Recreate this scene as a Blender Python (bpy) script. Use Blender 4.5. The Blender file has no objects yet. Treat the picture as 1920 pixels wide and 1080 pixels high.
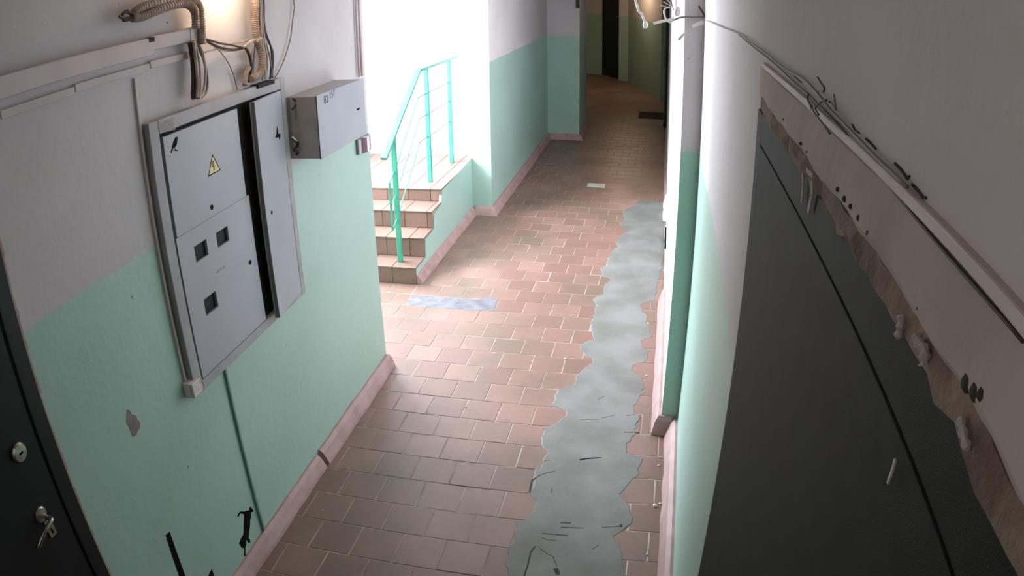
import bpy, math, random
from mathutils import Matrix, Vector

sc = bpy.context.scene
C = sc.collection
rnd = random.Random(7)

# ------------------------------------------------------------------ camera (wide lens of a security camera, barrel distortion)
PITCH, ROLL, YAW = 0.406055, -0.015796, 0.201651
K1, K2, K3, K4 = 0.692887, 0.060713, -0.08855, 0.058658
H = 2.3002
cd = bpy.data.cameras.new('camera')
cam = bpy.data.objects.new('camera', cd)
C.objects.link(cam)
sc.camera = cam
ROT = Matrix.Rotation(YAW, 4, 'Z') @ Matrix.Rotation(math.pi / 2 - PITCH, 4, 'X') @ Matrix.Rotation(ROLL, 4, 'Z')
cam.matrix_world = Matrix.Translation((0, 0, H)) @ ROT
cd.type = 'PANO'
cp = cd if hasattr(cd, 'panorama_type') else cd.cycles
cp.panorama_type = 'FISHEYE_LENS_POLYNOMIAL'
cp.fisheye_fov = math.pi
KM = 18.75
cp.fisheye_polynomial_k0 = 0
cp.fisheye_polynomial_k1 = -K1 / KM
cp.fisheye_polynomial_k2 = -K2 / KM ** 2
cp.fisheye_polynomial_k3 = -K3 / KM ** 3
cp.fisheye_polynomial_k4 = -K4 / KM ** 4
cd.sensor_fit = 'HORIZONTAL'
cd.sensor_width = 36
cd.sensor_height = 20.25
cd.clip_start = 0.02

# ------------------------------------------------------------------ world, lights, exposure
w = bpy.data.worlds.new('sky')
sc.world = w
w.use_nodes = True
bg = w.node_tree.nodes['Background']
bg.inputs[0].default_value = (0.80, 0.88, 1.0, 1)
bg.inputs[1].default_value = 3.0
sc.view_settings.view_transform = 'Standard'
sc.view_settings.look = 'None'
sc.view_settings.gamma = 1
sc.view_settings.exposure = 0.0
sc.view_settings.use_curve_mapping = False
sc.cycles.max_bounces = 12
sc.cycles.diffuse_bounces = 8
sc.cycles.use_denoising = True


def light(name, kind, loc, energy, col, size=None, size_y=None, rot=None, radius=None, spread=None):
    ld = bpy.data.lights.new(name, kind)
    ld.energy = energy
    ld.color = col
    if kind == 'AREA':
        ld.shape = 'RECTANGLE'
        ld.size, ld.size_y = size, size_y
        if spread: ld.spread = spread
    if radius: ld.shadow_soft_size = radius
    o = bpy.data.objects.new(name, ld)
    o.location = loc
    if rot: o.rotation_euler = rot
    C.objects.link(o)
    return o


# daylight through the stairwell window (window in the stairwell's left wall, X = -3.4)
light('window_daylight', 'AREA', (-3.36, 5.6, 1.92), 440, (0.84, 0.92, 1.0), 1.1, 1.6, (0, -math.pi / 2, 0))
# bulkhead lamp over the meter panel, unseen fill lamp added behind the camera, dim lamp at the corridor's end
light('wall_lamp_light', 'POINT', (-1.50, 2.47, 2.405), 4.2, (1.0, 0.72, 0.45), radius=0.03)
light('added_fill_light', 'POINT', (-0.75, -0.1, 2.35), 3.6, (1.0, 0.96, 0.92), radius=0.10)
light('far_lamp_light', 'POINT', (-0.75, 15.6, 2.3), 26, (1.0, 0.72, 0.46), radius=0.08)


# ------------------------------------------------------------------ helpers
def ray(u, v):
    x, y = (u - 960) / 1000, -(v - 540) / 1000
    r = math.hypot(x, y) + 1e-12
    th = K1 * r + K2 * r * r + K3 * r ** 3 + K4 * r ** 4
    s = math.sin(th) / r
    return ROT.to_3x3() @ Vector((x * s, y * s, -math.cos(th)))


def at_x(u, v, X):      # survey: point of the wall plane X seen at a pixel
    d = ray(u, v)
    return Vector((X, d.y * X / d.x, H + d.z * X / d.x))


def at_y(u, v, Y):
    d = ray(u, v)
    return Vector((d.x * Y / d.y, Y, H + d.z * Y / d.y))


def at_z(u, v, Z):
    d = ray(u, v)
    t = (Z - H) / d.z
    return Vector((d.x * t, d.y * t, Z))


class MB:
    def __init__(s): s.v, s.f = [], []

    def add(s, vs, fs):
        n = len(s.v)
        s.v += [tuple(p) for p in vs]
        s.f += [tuple(i + n for i in f) for f in fs]
        return s

    def box(s, x0, x1, y0, y1, z0, z1, ch=0.0):
        if ch <= 0:
            vs = [(x, y, z) for z in (z0, z1) for x, y in ((x0, y0), (x1, y0), (x1, y1), (x0, y1))]
            return s.add(vs, [(3, 2, 1, 0), (4, 5, 6, 7), (0, 1, 5, 4), (1, 2, 6, 5), (2, 3, 7, 6), (3, 0, 4, 7)])
        # chamfered box: 24 vertices
        import bmesh
        bm = bmesh.new()
        bmesh.ops.create_cube(bm, size=1)
        for p in bm.verts:
            p.co = Vector(((x0 + x1) / 2 + p.co.x * (x1 - x0), (y0 + y1) / 2 + p.co.y * (y1 - y0), (z0 + z1) / 2 + p.co.z * (z1 - z0)))
        bmesh.ops.bevel(bm, geom=bm.edges[:], offset=ch, segments=2, affect='EDGES', profile=0.5)
        vs = [p.co.copy() for p in bm.verts]
        bm.verts.index_update()
        fs = [[p.index for p in f.verts] for f in bm.faces]
        bm.free()
        return s.add(vs, fs)

    def prism(s, pts, d):       # polygon pts (3-D, planar), extruded by vector d
        n = len(pts)
        d = Vector(d)
        P = [Vector(p) for p in pts]
        nrm = Vector((0, 0, 0))
        for i in range(n):
            nrm += P[i].cross(P[(i + 1) % n])
        if nrm.dot(d) < 0: P.reverse()
        vs = P + [p + d for p in P]
        return s.add(vs, [tuple(range(n))[::-1], tuple(range(n, 2 * n))] + [(i, (i + 1) % n, (i + 1) % n + n, i + n) for i in range(n)])

    def tube(s, pts, r, n=8, smooth=4, corr=0.0):
        P = spline([Vector(p) for p in pts], smooth)
        rings = []
        up = Vector((0.3, 0.2, 1)).normalized()
        for i, p in enumerate(P):
            t = (P[min(i + 1, len(P) - 1)] - P[max(i - 1, 0)]).normalized()
            a = t.cross(up)
            if a.length < 1e-3: a = t.cross(Vector((1, 0, 0)))
            a.normalize()
            b = t.cross(a)
            up = b.cross(t) if False else up
            rr = r * (1 + (corr if i % 2 else -corr))
            rings.append([p + a * math.cos(2 * math.pi * k / n) * rr + b * math.sin(2 * math.pi * k / n) * rr for k in range(n)])
        vs = [q for ring in rings for q in ring]
        fs = []
        for i in range(len(rings) - 1):
            for k in range(n):
                fs.append((i * n + k, i * n + (k + 1) % n, (i + 1) * n + (k + 1) % n, (i + 1) * n + k))
        fs.append(tuple(range(n))[::-1])
        fs.append(tuple(range((len(rings) - 1) * n, len(rings) * n)))
        return s.add(vs, fs)

    def lathe(s, centre, axis, prof, n=20):     # prof: (distance along axis, radius)
        c = Vector(centre)
        ax = Vector(axis).normalized()
        a = ax.cross(Vector((0, 0, 1)))
        if a.length < 1e-3: a = ax.cross(Vector((1, 0, 0)))
        a.normalize()
        b = ax.cross(a)
        vs = [c + ax * t + (a * math.cos(2 * math.pi * k / n) + b * math.sin(2 * math.pi * k / n)) * max(r, 1e-4) for t, r in prof for k in range(n)]
        fs = [(i * n + k, i * n + (k + 1) % n, (i + 1) * n + (k + 1) % n, (i + 1) * n + k) for i in range(len(prof) - 1) for k in range(n)]
        fs += [tuple(range(n))[::-1], tuple(range((len(prof) - 1) * n, len(prof) * n))]
        return s.add(vs, fs)

    def make(s, name, mat, parent=None, label=None, cat=None, group=None, kind=None, smooth=False):
        me = bpy.data.meshes.new(name)
        me.from_pydata(s.v, [], s.f)
        import bmesh
        bm = bmesh.new()
        bm.from_mesh(me)
        bmesh.ops.recalc_face_normals(bm, faces=bm.faces[:])
        bm.to_mesh(me)
        bm.free()
        me.materials.append(mat)
        if smooth:
            for p in me.polygons: p.use_smooth = True
        o = bpy.data.objects.new(name, me)
        C.objects.link(o)
        if parent:
            o.parent = parent
            o.matrix_parent_inverse = parent.matrix_world.inverted() if parent.type == 'EMPTY' else Matrix.Identity(4)
            if parent.type == 'EMPTY':
                o.matrix_parent_inverse = Matrix.Translation(-parent.location)
        tag(o, label, cat, group, kind)
        return o


def tag(o, label=None, cat=None, group=None, kind=None):
    if label: o['label'] = label
    if cat: o['category'] = cat
    if group: o['group'] = group
    if kind: o['kind'] = kind
    return o


def thing(name, loc, label, cat, group=None, kind=None):
    o = bpy.data.objects.new(name, None)
    o.location = loc
    o.empty_display_size = 0.1
    C.objects.link(o)
    return tag(o, label, cat, group, kind)


def spline(P, k):
    if k <= 1 or len(P) < 3: return P
    out = []
    for i in range(len(P) - 1):
        p0, p1, p2, p3 = P[max(i - 1, 0)], P[i], P[i + 1], P[min(i + 2, len(P) - 1)]
        for j in range(k):
            t = j / k
            out.append(0.5 * ((2 * p1) + (p2 - p0) * t + (2 * p0 - 5 * p1 + 4 * p2 - p3) * t * t + (3 * p1 - p0 - 3 * p2 + p3) * t ** 3))
    out.append(P[-1])
    return out


def lin(c):
    return tuple(((x / 255) / 12.92 if x / 255 <= 0.04045 else ((x / 255 + 0.055) / 1.055) ** 2.4) for x in c) + (1,)


def nodes(name):
    m = bpy.data.materials.new(name)
    m.use_nodes = True
    return m, m.node_tree.nodes, m.node_tree.links, m.node_tree.nodes['Principled BSDF']


def mat(name, a, b=None, scale=6.0, rough=0.6, bump=0.0, bscale=60, metal=0.0, spec=0.5, detail=6, lo=0.35, hi=0.65, emit=None, estr=0):
    m, N, L, P = nodes(name)
    P.inputs['Roughness'].default_value = rough
    P.inputs['Metallic'].default_value = metal
    P.inputs['Specular IOR Level'].default_value = spec
    g = N.new('ShaderNodeNewGeometry')
    if b:
        n = N.new('ShaderNodeTexNoise')
        n.inputs['Scale'].default_value = scale
        n.inputs['Detail'].default_value = detail
        L.new(g.outputs['Position'], n.inputs['Vector'])
        r = N.new('ShaderNodeMapRange')
        r.inputs[1].default_value, r.inputs[2].default_value = lo, hi
        L.new(n.outputs[0], r.inputs[0])
        mx = N.new('ShaderNodeMix')
        mx.data_type = 'RGBA'
        mx.inputs[6].default_value, mx.inputs[7].default_value = lin(a), lin(b)
        L.new(r.outputs[0], mx.inputs[0])
        L.new(mx.outputs[2], P.inputs['Base Color'])
    else:
        P.inputs['Base Color'].default_value = lin(a)
    if bump:
        n2 = N.new('ShaderNodeTexNoise')
        n2.inputs['Scale'].default_value = bscale
        n2.inputs['Detail'].default_value = 8
        L.new(g.outputs['Position'], n2.inputs['Vector'])
        bp = N.new('ShaderNodeBump')
        bp.inputs['Strength'].default_value = bump
        bp.inputs['Distance'].default_value = 0.004
        L.new(n2.outputs[0], bp.inputs['Height'])
        L.new(bp.outputs[0], P.inputs['Normal'])
    if emit:
        P.inputs['Emission Color'].default_value = lin(emit)
        P.inputs['Emission Strength'].default_value = estr
    return m


def wall_paint(name, zline=1.53, low=(166, 198, 187), low2=(160, 192, 180), high=(206, 202, 204), high2=(198, 193, 195)):
    """two-tone oil paint: mint dado below, off-white above, with a slightly wavering edge, stains and roller relief"""
    m, N, L, P = nodes(name)
    g = N.new('ShaderNodeNewGeometry')
    sx = N.new('ShaderNodeSeparateXYZ')
    L.new(g.outputs['Position'], sx.inputs[0])
    n = N.new('ShaderNodeTexNoise')
    n.inputs['Scale'].default_value = 5
    n.inputs['Detail'].default_value = 4
    L.new(g.outputs['Position'], n.inputs['Vector'])
    ma = N.new('ShaderNodeMath')
    ma.operation = 'MULTIPLY_ADD'
    L.new(n.outputs[0], ma.inputs[0])
    ma.inputs[1].default_value = 0.03
    L.new(sx.outputs[2], ma.inputs[2])
    st = N.new('ShaderNodeMapRange')
    st.inputs[1].default_value, st.inputs[2].default_value = zline + 0.012, zline + 0.020
    L.new(ma.outputs[0], st.inputs[0])
    n2 = N.new('ShaderNodeTexNoise')
    n2.inputs['Scale'].default_value = 1.7
    n2.inputs['Detail'].default_value = 8
    L.new(g.outputs['Position'], n2.inputs['Vector'])
    r = N.new('ShaderNodeMapRange')
    r.inputs[1].default_value, r.inputs[2].default_value = 0.4, 0.62
    L.new(n2.outputs[0], r.inputs[0])

    def mixc(a, b, fac):
        x = N.new('ShaderNodeMix')
        x.data_type = 'RGBA'
        for i, c in ((6, a), (7, b)):
            if isinstance(c, tuple): x.inputs[i].default_value = lin(c)
            else: L.new(c, x.inputs[i])
        L.new(fac, x.inputs[0])
        return x.outputs[2]
    lo_ = mixc(low, low2, r.outputs[0])
    hi_ = mixc(high, high2, r.outputs[0])
    col = mixc(lo_, hi_, st.outputs[0])
    # small brown specks
    n3 = N.new('ShaderNodeTexNoise')
    n3.inputs['Scale'].default_value = 28
    n3.inputs['Detail'].default_value = 3
    L.new(g.outputs['Position'], n3.inputs['Vector'])
    r3 = N.new('ShaderNodeMapRange')
    r3.inputs[1].default_value, r3.inputs[2].default_value = 0.745, 0.78
    L.new(n3.outputs[0], r3.inputs[0])
    col = mixc(col, (120, 100, 90), r3.outputs[0])
    L.new(col, P.inputs['Base Color'])
    rr = N.new('ShaderNodeMapRange')
    rr.inputs[3].default_value, rr.inputs[4].default_value = 0.42, 0.85
    L.new(st.outputs[0], rr.inputs[0])
    L.new(rr.outputs[0], P.inputs['Roughness'])
    n4 = N.new('ShaderNodeTexNoise')
    n4.inputs['Scale'].default_value = 22
    n4.inputs['Detail'].default_value = 9
    L.new(g.outputs['Position'], n4.inputs['Vector'])
    bp = N.new('ShaderNodeBump')
    bp.inputs['Strength'].default_value = 0.22
    bp.inputs['Distance'].default_value = 0.01
    L.new(n4.outputs[0], bp.inputs['Height'])
    L.new(bp.outputs[0], P.inputs['Normal'])
    return m


def tile_mat(name, a, b, dirt, rough=0.42, rseed=1.0):
    """terracotta: tone differs per tile (Object Info Random), cloudy wear over all of the floor"""
    m, N, L, P = nodes(name)
    g = N.new('ShaderNodeNewGeometry')
    oi = N.new('ShaderNodeObjectInfo')
    mx = N.new('ShaderNodeMix')
    mx.data_type = 'RGBA'
    mx.inputs[6].default_value, mx.inputs[7].default_value = lin(a), lin(b)
    L.new(oi.outputs['Random'], mx.inputs[0])
    n = N.new('ShaderNodeTexNoise')
    n.inputs['Scale'].default_value = 1.3
    n.inputs['Detail'].default_value = 9
    n.inputs['Roughness'].default_value = 0.62
    L.new(g.outputs['Position'], n.inputs['Vector'])
    r = N.new('ShaderNodeMapRange')
    r.inputs[1].default_value, r.inputs[2].default_value = 0.42, 0.66
    L.new(n.outputs[0], r.inputs[0])
    m2 = N.new('ShaderNodeMix')
    m2.data_type = 'RGBA'
    L.new(mx.outputs[2], m2.inputs[6])
    m2.inputs[7].default_value = lin(dirt)
    mm = N.new('ShaderNodeMath')
    mm.operation = 'MULTIPLY'
    mm.inputs[1].default_value = 0.9
    L.new(r.outputs[0], mm.inputs[0])
    L.new(mm.outputs[0], m2.inputs[0])
    n2 = N.new('ShaderNodeTexNoise')
    n2.inputs['Scale'].default_value = 35
    n2.inputs['Detail'].default_value = 8
    L.new(g.outputs['Position'], n2.inputs['Vector'])
    hs = N.new('ShaderNodeHueSaturation')
    r2 = N.new('ShaderNodeMapRange')
    r2.inputs[3].default_value, r2.inputs[4].default_value = 0.86, 1.14
    L.new(n2.outputs[0], r2.inputs[0])
    L.new(r2.outputs[0], hs.inputs['Value'])
    L.new(m2.outputs[2], hs.inputs['Color'])
    L.new(hs.outputs[0], P.inputs['Base Color'])
    r3 = N.new('ShaderNodeMapRange')
    r3.inputs[3].default_value, r3.inputs[4].default_value = rough - 0.08, rough + 0.14
    L.new(n.outputs[0], r3.inputs[0])
    L.new(r3.outputs[0], P.inputs['Roughness'])
    bp = N.new('ShaderNodeBump')
    bp.inputs['Strength'].default_value = 0.12
    bp.inputs['Distance'].default_value = 0.003
    L.new(n2.outputs[0], bp.inputs['Height'])
    L.new(bp.outputs[0], P.inputs['Normal'])
    return m


M = dict(
    wall=wall_paint('wall_paint'),
    blown_white=mat('overexposed_white', (226, 220, 222), (218, 212, 213), 3, 0.85, 0.15, 25),  # window glare painted in: mint walls blown out to plain white
    ceiling=mat('ceiling_whitewash', (205, 198, 194), (196, 188, 184), 2, 0.9, 0.2, 20),
    plaster=mat('pale_plaster', (186, 176, 172), (170, 160, 155), 6, 0.9, 0.6, 35),
    bare=mat('bare_grey_plaster', (140, 132, 128), (124, 116, 112), 20, 0.9, 0.4, 60),
    raw=mat('raw_mortar', (112, 98, 86), (150, 136, 124), 18, 0.95, 1.0, 90),
    tile=tile_mat('terracotta_tile', (124, 95, 86), (142, 111, 101), (106, 92, 80), rough=0.36),
    joint=mat('tile_joint', (178, 164, 154), (140, 124, 114), 9, 0.9, 0.3, 90),
    cement=mat('cement_screed', (122, 123, 120), (103, 103, 98), 4, 0.6, 0.25, 45, detail=10),
    cement2=mat('rough_cement', (118, 118, 126), (94, 93, 99), 14, 0.7, 0.4, 60),
    crack=mat('crack_dark', (62, 58, 54), rough=0.95),
    skirt=mat('pink_skirting_paint', (178, 150, 148), (160, 132, 128), 9, 0.55, 0.4, 30),
    panel=mat('grey_enamel', (166, 172, 180), (157, 163, 170), 3, 0.42, 0.04, 40, spec=0.45),
    panel_edge=mat('grey_enamel_frame', (164, 164, 166), (150, 149, 150), 8, 0.5, 0.08, 40),
    dark=mat('dark_inside', (26, 23, 22), rough=0.8),
    black=mat('black_print', (14, 16, 16), rough=0.8, spec=0.1),
    yellow=mat('warning_yellow', (226, 210, 140), (218, 204, 150), 30, 0.5),
    bolt=mat('bolt_brown', (96, 70, 20), rough=0.5),
    blackdoor=mat('black_door_enamel', (30, 34, 34), (24, 27, 26), 4, 0.45, 0.06, 60, spec=0.3),
    leather=mat('dark_vinyl_grain', (36, 43, 41), (28, 35, 33), 22, 0.62, 0.35, 800, spec=0.2),
    chrome=mat('worn_chrome', (190, 186, 176), (150, 146, 136), 60, 0.28, metal=1.0),
    rail=mat('turquoise_rail_paint', (74, 168, 142), (64, 156, 130), 12, 0.4),
    rod=mat('grey_green_rod', (70, 100, 90), rough=0.5),
    white=mat('white_plastic', (222, 216, 212), (208, 200, 196), 12, 0.5),
    duct=mat('painted_trunking', (206, 196, 194), (194, 184, 181), 6, 0.6, 0.06, 30),
    conduit=mat('beige_corrugated_conduit', (172, 156, 146), (146, 128, 118), 40, 0.65),
    cableb=mat('beige_cable', (204, 192, 182), (172, 158, 146), 30, 0.6),
    cableg=mat('grey_cable', (128, 120, 116), rough=0.6),
    cabled=mat('brown_cable', (66, 46, 38), rough=0.6),
    cablew=mat('white_cable', (228, 224, 220), rough=0.45),
    red=mat('dark_red_plastic', (72, 4, 22), rough=0.35),
    sirenw=mat('siren_white', (222, 218, 226), rough=0.45),
    sirenp=mat('siren_grey_print', (70, 66, 90), (190, 184, 200), 240, 0.5, lo=0.45, hi=0.55, detail=2),
    paper=mat('pale_paper', (205, 200, 186), (190, 184, 168), 30, 0.8),
    matm=mat('dark_doormat', (84, 70, 58), (66, 54, 44), 60, 0.95, 0.6, 150),
    mintpipe=mat('mint_painted_strip', (122, 170, 152), (108, 152, 136), 10, 0.45),
    wood=mat('grey_handle', (120, 118, 116), rough=0.4),
    glass=mat('window_glass', (235, 245, 255), rough=0.05),
    winframe=mat('white_window_frame', (232, 232, 230), rough=0.5),
    bulb=mat('lit_globe', (255, 225, 180), rough=0.4, emit=(255, 205, 140), estr=6),
    bulbdim=mat('lit_globe_dim', (255, 225, 180), rough=0.4, emit=(255, 180, 110), estr=2),
    lampbase=mat('black_lamp_base', (34, 32, 32), rough=0.5),
    writing=mat('marker_writing', (60, 72, 80), rough=0.7),
    faint=mat('faint_pencil', (134, 138, 144), rough=0.7),
    sticker=mat('worn_paper_label', (176, 172, 168), (158, 154, 150), 50, 0.8),
)
gl = M['glass'].node_tree.nodes['Principled BSDF']
gl.inputs['Transmission Weight'].default_value = 1.0
ST = 'structure'

# ------------------------------------------------------------------ setting
CEIL = 2.58
XL, XR = -1.61, 0.19        # near walls
YE = 3.91                   # end of the near left wall
# ceiling
MB().box(-3.8, 0.6, -1.3, 19.6, CEIL, CEIL + 0.1).make('ceiling', M['ceiling'], kind=ST)
# near left wall with the opening of the black door
b = MB()
b.box(XL - 0.2, XL, -1.2, 0.30, 0, CEIL)
b.box(XL - 0.2, XL, 0.30, 1.225, 2.06, CEIL)
b.box(XL - 0.2, XL, 1.225, YE, 0, CEIL)
b.make('wall_left', M['wall'], kind=ST)
# behind the camera
MB().box(-1.9, 0.5, -1.3, -1.2, 0, CEIL).make('wall_back', M['wall'], kind=ST)
# near right wall with the opening of the vinyl door
b = MB()
b.box(XR, XR + 0.25, -1.2, 0.15, 0, CEIL)
b.box(XR, XR + 0.25, 0.15, 1.405, 2.082, CEIL)
b.box(XR, XR + 0.25, 1.405, 3.45, 0, CEIL)
b.make('wall_right', M['wall'], kind=ST)
# projecting right wall further on
PX = 0.100
MB().box(PX + 0.002, XR + 0.25, 3.45, 14.75, 0, CEIL).make('wall_right', M['wall'], kind=ST)
MB().box(PX, PX + 0.002, 3.452, 11.5, 0, CEIL).make('wall_right', M['blown_white'], kind=ST)  # thin white skin puts the overexposure into the wall's colour
# stairwell: partition behind the near wall, outer wall with window opening, back wall
SX = -3.45
b = MB()
b.box(SX - 0.2, XL - 0.2, YE - 0.2, YE, 0, CEIL)
b.make('wall_front', M['wall'], kind=ST)
b = MB()
wy0, wy1, wz0, wz1 = 4.70, 6.50, 1.30, 2.50
b.box(SX - 0.2, SX, YE - 0.2, wy0, 0, CEIL)
b.box(SX - 0.2, SX, wy1, 7.45, 0, CEIL)
b.box(SX - 0.2, SX, wy0, wy1, 0, wz0)
b.box(SX - 0.2, SX, wy0, wy1, wz1, CEIL)
b.make('wall_stairwell', M['blown_white'], kind=ST)
ALX, ALY = -1.625, 7.03
b = MB()
b.box(SX, -1.83, 7.25, 7.45, 0, CEIL)
b.make('wall_far', M['blown_white'], kind=ST)  # back wall coloured white for the strong window light
# corridor left wall beyond the stairs, set-back and projecting pier
b = MB()
b.box(ALX - 0.2, ALX, 7.45, 10.72, 0, CEIL)
b.box(-1.83, ALX, ALY, 7.45, 0, CEIL)
b.box(ALX - 0.2, -1.165, 10.72, 11.76, 0, CEIL)
b.make('wall_left', M['wall'], kind=ST)
# far end
def slab(p, q, t=0.12):
    p, q = Vector(p), Vector(q)
    d = (q - p).normalized()
    n = Vector((-d.y, d.x))
    return [(p.x, p.y, 0), (q.x, q.y, 0), (q.x + n.x * t, q.y + n.y * t, 0), (p.x + n.x * t, p.y + n.y * t, 0)]
b = MB()
for p, q in (((0.10, 14.75), (-0.38, 16.50)), ((-0.38, 16.50), (-0.68, 17.60)), ((-0.68, 17.60), (-0.95, 17.72))):
    b.prism(slab(q, p, -0.12), (0, 0, CEIL))
b.make('wall_right', M['wall'], kind=ST)
b = MB()
b.prism(slab((-1.45, 18.60), (-3.6, 18.95), -0.12), (0, 0, CEIL))
b.prism([(-0.93, 17.70, 2.08), (-1.46, 18.62, 2.08), (-1.40, 18.72, 2.08), (-0.83, 17.78, 2.08)], (0, 0, CEIL - 2.08))
b.make('wall_end', M['wall'], kind=ST)
MB().box(-3.7, -3.6, 11.7, 19.0, 0, CEIL).make('wall_side', M['wall'], kind=ST)
MB().box(-3.6, -1.825, 11.66, 11.76, 0, CEIL).make('wall_side', M['wall'], kind=ST)
# slim pilasters on the slanting wall
def pilaster(p, wd, n):
    d = Vector(n[0:2])
    a = Vector(p)
    q = a + d * wd
    MB().prism(slab(q, a, 0.035), (0, 0, CEIL)).make('trim_%d' % n[2], M['wall'], kind=ST)
dv = (Vector((-0.38, 16.50)) - Vector((0.10, 14.75))).normalized()
pilaster((-0.262, 16.05), 0.30, (dv.x, dv.y, 3))
dv = (Vector((-0.68, 17.60)) - Vector((-0.38, 16.50))).normalized()
pilaster((-0.56, 17.15), 0.35, (dv.x, dv.y, 4))

# window of the stairwell
wf = thing('window_1', (SX - 0.05, 5.6, wz0), None, None, kind=ST)
b = MB()
for y in (wy0, wy1 - 0.06, 5.57):
    b.box(SX - 0.09, SX - 0.02, y, y + 0.06, wz0, wz1)
for z in (wz0, wz1 - 0.06):
    b.box(SX - 0.09, SX - 0.02, wy0, wy1, z, z + 0.06)
b.make('window_frame', M['winframe'], wf)
for y0, y1 in ((wy0 + 0.06, 5.57), (5.63, wy1 - 0.06)):
    MB().box(SX - 0.062, SX - 0.056, y0, y1, wz0 + 0.06, wz1 - 0.06).make('pane', M['glass'], wf)
MB().box(SX - 0.02, SX + 0.12, wy0 - 0.05, wy1 + 0.05, wz0 - 0.03, wz0, 0.008).make('window_sill', M['winframe'], wf)

# ------------------------------------------------------------------ floor with running-bond terracotta tiles
T = 0.2
floor = MB().box(-3.8, 0.6, -1.3, 19.6, -0.12, -0.0026).make('floor', M['joint'], kind=ST)
OFF = {2: -1.5201, 3: -1.4188, 4: -1.5087, 5: -1.4133, 6: -1.5039, 7: -1.4041, 8: -1.5101, 9: -1.4173, 10: -1.5199, 11: -1.415, 12: -1.5157,
       13: -1.4126, 14: -1.5182, 15: -1.4069, 16: -1.5124, 17: -1.4243, 18: -1.5063, 19: -1.3956, 20: -1.4982, 21: -1.4058, 22: -1.4915,
       23: -1.382, 24: -1.4933, 25: -1.392, 26: -1.4894, 27: -1.39, 28: -1.4974}
Y0 = 2.00638

CEM = [(1201.7, 374.4), (1224.6, 377.5), (1246, 378.5), (1247, 430), (1246.7, 486), (1240, 510), (1236, 532), (1228, 563), (1217.5, 567.5),
       (1200.8, 573.7), (1213, 592.5), (1217.5, 613), (1223.7, 633), (1205, 638), (1207, 650), (1221.7, 657), (1215, 678.7), (1192.5, 685),
       (1188, 693), (1205, 706), (1213, 722), (1205, 743), (1190, 762), (1190.4, 772.5), (1205, 776.7), (1200.8, 793), (1192.5, 814),
       (1178, 833), (1180, 847.5), (1205, 860), (1201.7, 886), (1183, 909), (1160, 928), (1181, 944.6), (1189, 971.7), (1178.8, 990),
       (1156, 1005), (1166, 1042.5), (1174.6, 1080), (1176, 1150), (905, 1150), (943, 1080), (949.6, 1032), (962, 1017.5), (968, 978),
       (985, 971.7), (1006, 942), (991, 928), (997.5, 901), (1001.7, 878), (1033, 859), (1015.4, 868), (1025.8, 847.5), (1013, 833),
       (1019.6, 801.7), (1046.7, 791), (1059, 772.5), (1031, 760), (1042.5, 730.8), (1076, 720), (1082, 701.7), (1107, 678.8), (1105, 672),
       (1086, 659), (1088, 644.6), (1111, 634), (1105, 617.5), (1108, 598.8), (1117.5, 571.7), (1107, 561), (1128.8, 550.4), (1131, 532.7),
       (1144, 524), (1124.6, 517), (1125.6, 504.6), (1136, 496), (1137, 486), (1148.5, 469), (1158, 460), (1153.8, 455.6), (1162, 442),
       (1176.7, 432.7), (1164, 427), (1162, 418), (1170, 411), (1166, 402.5), (1168, 395), (1185, 386)]
cem = [at_z(u, v, 0.0) for u, v in CEM]


def inside(x, y, P):
    c = False
    for i in range(len(P)):
        a, q = P[i], P[i - 1]
        if (a.y > y) != (q.y > y) and x < (q.x - a.x) * (y - a.y) / (q.y - a.y) + a.x: c = not c
    return c


tile_meshes = {}
def tile_mesh(wd, dp, name='tile', mt=None):
    k = (round(wd, 3), round(dp, 3), name)
    if k in tile_meshes: return tile_meshes[k]
    e = 0.0028
    hw, hd = wd / 2 - 0.0022, dp / 2 - 0.0022
    vs = []
    for z, i in ((-0.008, 0), (-0.0014, 0), (0.0, e)):
        vs += [(-hw + i, -hd + i, z), (hw - i, -hd + i, z), (hw - i, hd - i, z), (-hw + i, hd - i, z)]
    fs = [(8, 9, 10, 11)]
    for a in (0, 4):
        for k2 in range(4):
            fs.append((a + k2, a + (k2 + 1) % 4, a + 4 + (k2 + 1) % 4, a + 4 + k2))
    me = bpy.data.meshes.new(name)
    me.from_pydata(vs, [], fs)
    me.materials.append(mt or M['tile'])
    tile_meshes[k] = me
    return me


tiles = []      # x0, x1, y0, y1
for band in range(-16, 88):
    off = OFF.get(band, -1.405 if band % 2 else -1.50)
    y0 = Y0 + band * T
    y1 = y0 + T
    for i in range(-12, 12):
        x0 = off + i * T
        x1 = x0 + T
        # clip to the open floor
        if y1 < YE - 0.02: lo_x, hi_x = XL, XR
        elif y0 < 5.1: lo_x, hi_x = SX, (XR if y0 < 3.4 else PX)
        elif y0 < 7.02: lo_x, hi_x = -1.82, PX
        elif y0 < 10.7: lo_x, hi_x = ALX, PX
        elif y0 < 11.7: lo_x, hi_x = -1.165, PX
        elif y0 < 14.7: lo_x, hi_x = -3.6, PX
        else: lo_x, hi_x = -3.6, 0.10 - (y0 - 14.6) * 0.27
        a, c = max(x0, lo_x), min(x1, hi_x)
        if c - a < 0.02: continue
        if 0 <= sum(inside(px, py, cem) for px in (a + .01, (a + c) / 2, c - .01) for py in (y0 + .01, y0 + .1, y1 - .01)) < 9:
            tiles.append((a, c, y0, y1))


def seen(t):
    # large enough and inside the picture
    x, y = (t[0] + t[1]) / 2, (t[2] + t[3]) / 2
    if y < 1.75 or y > 8.6: return False
    if x < -1.62 and (y < 4.0 or x < -1.62 - (y - 3.8) * 0.36): return False
    return True


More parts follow.
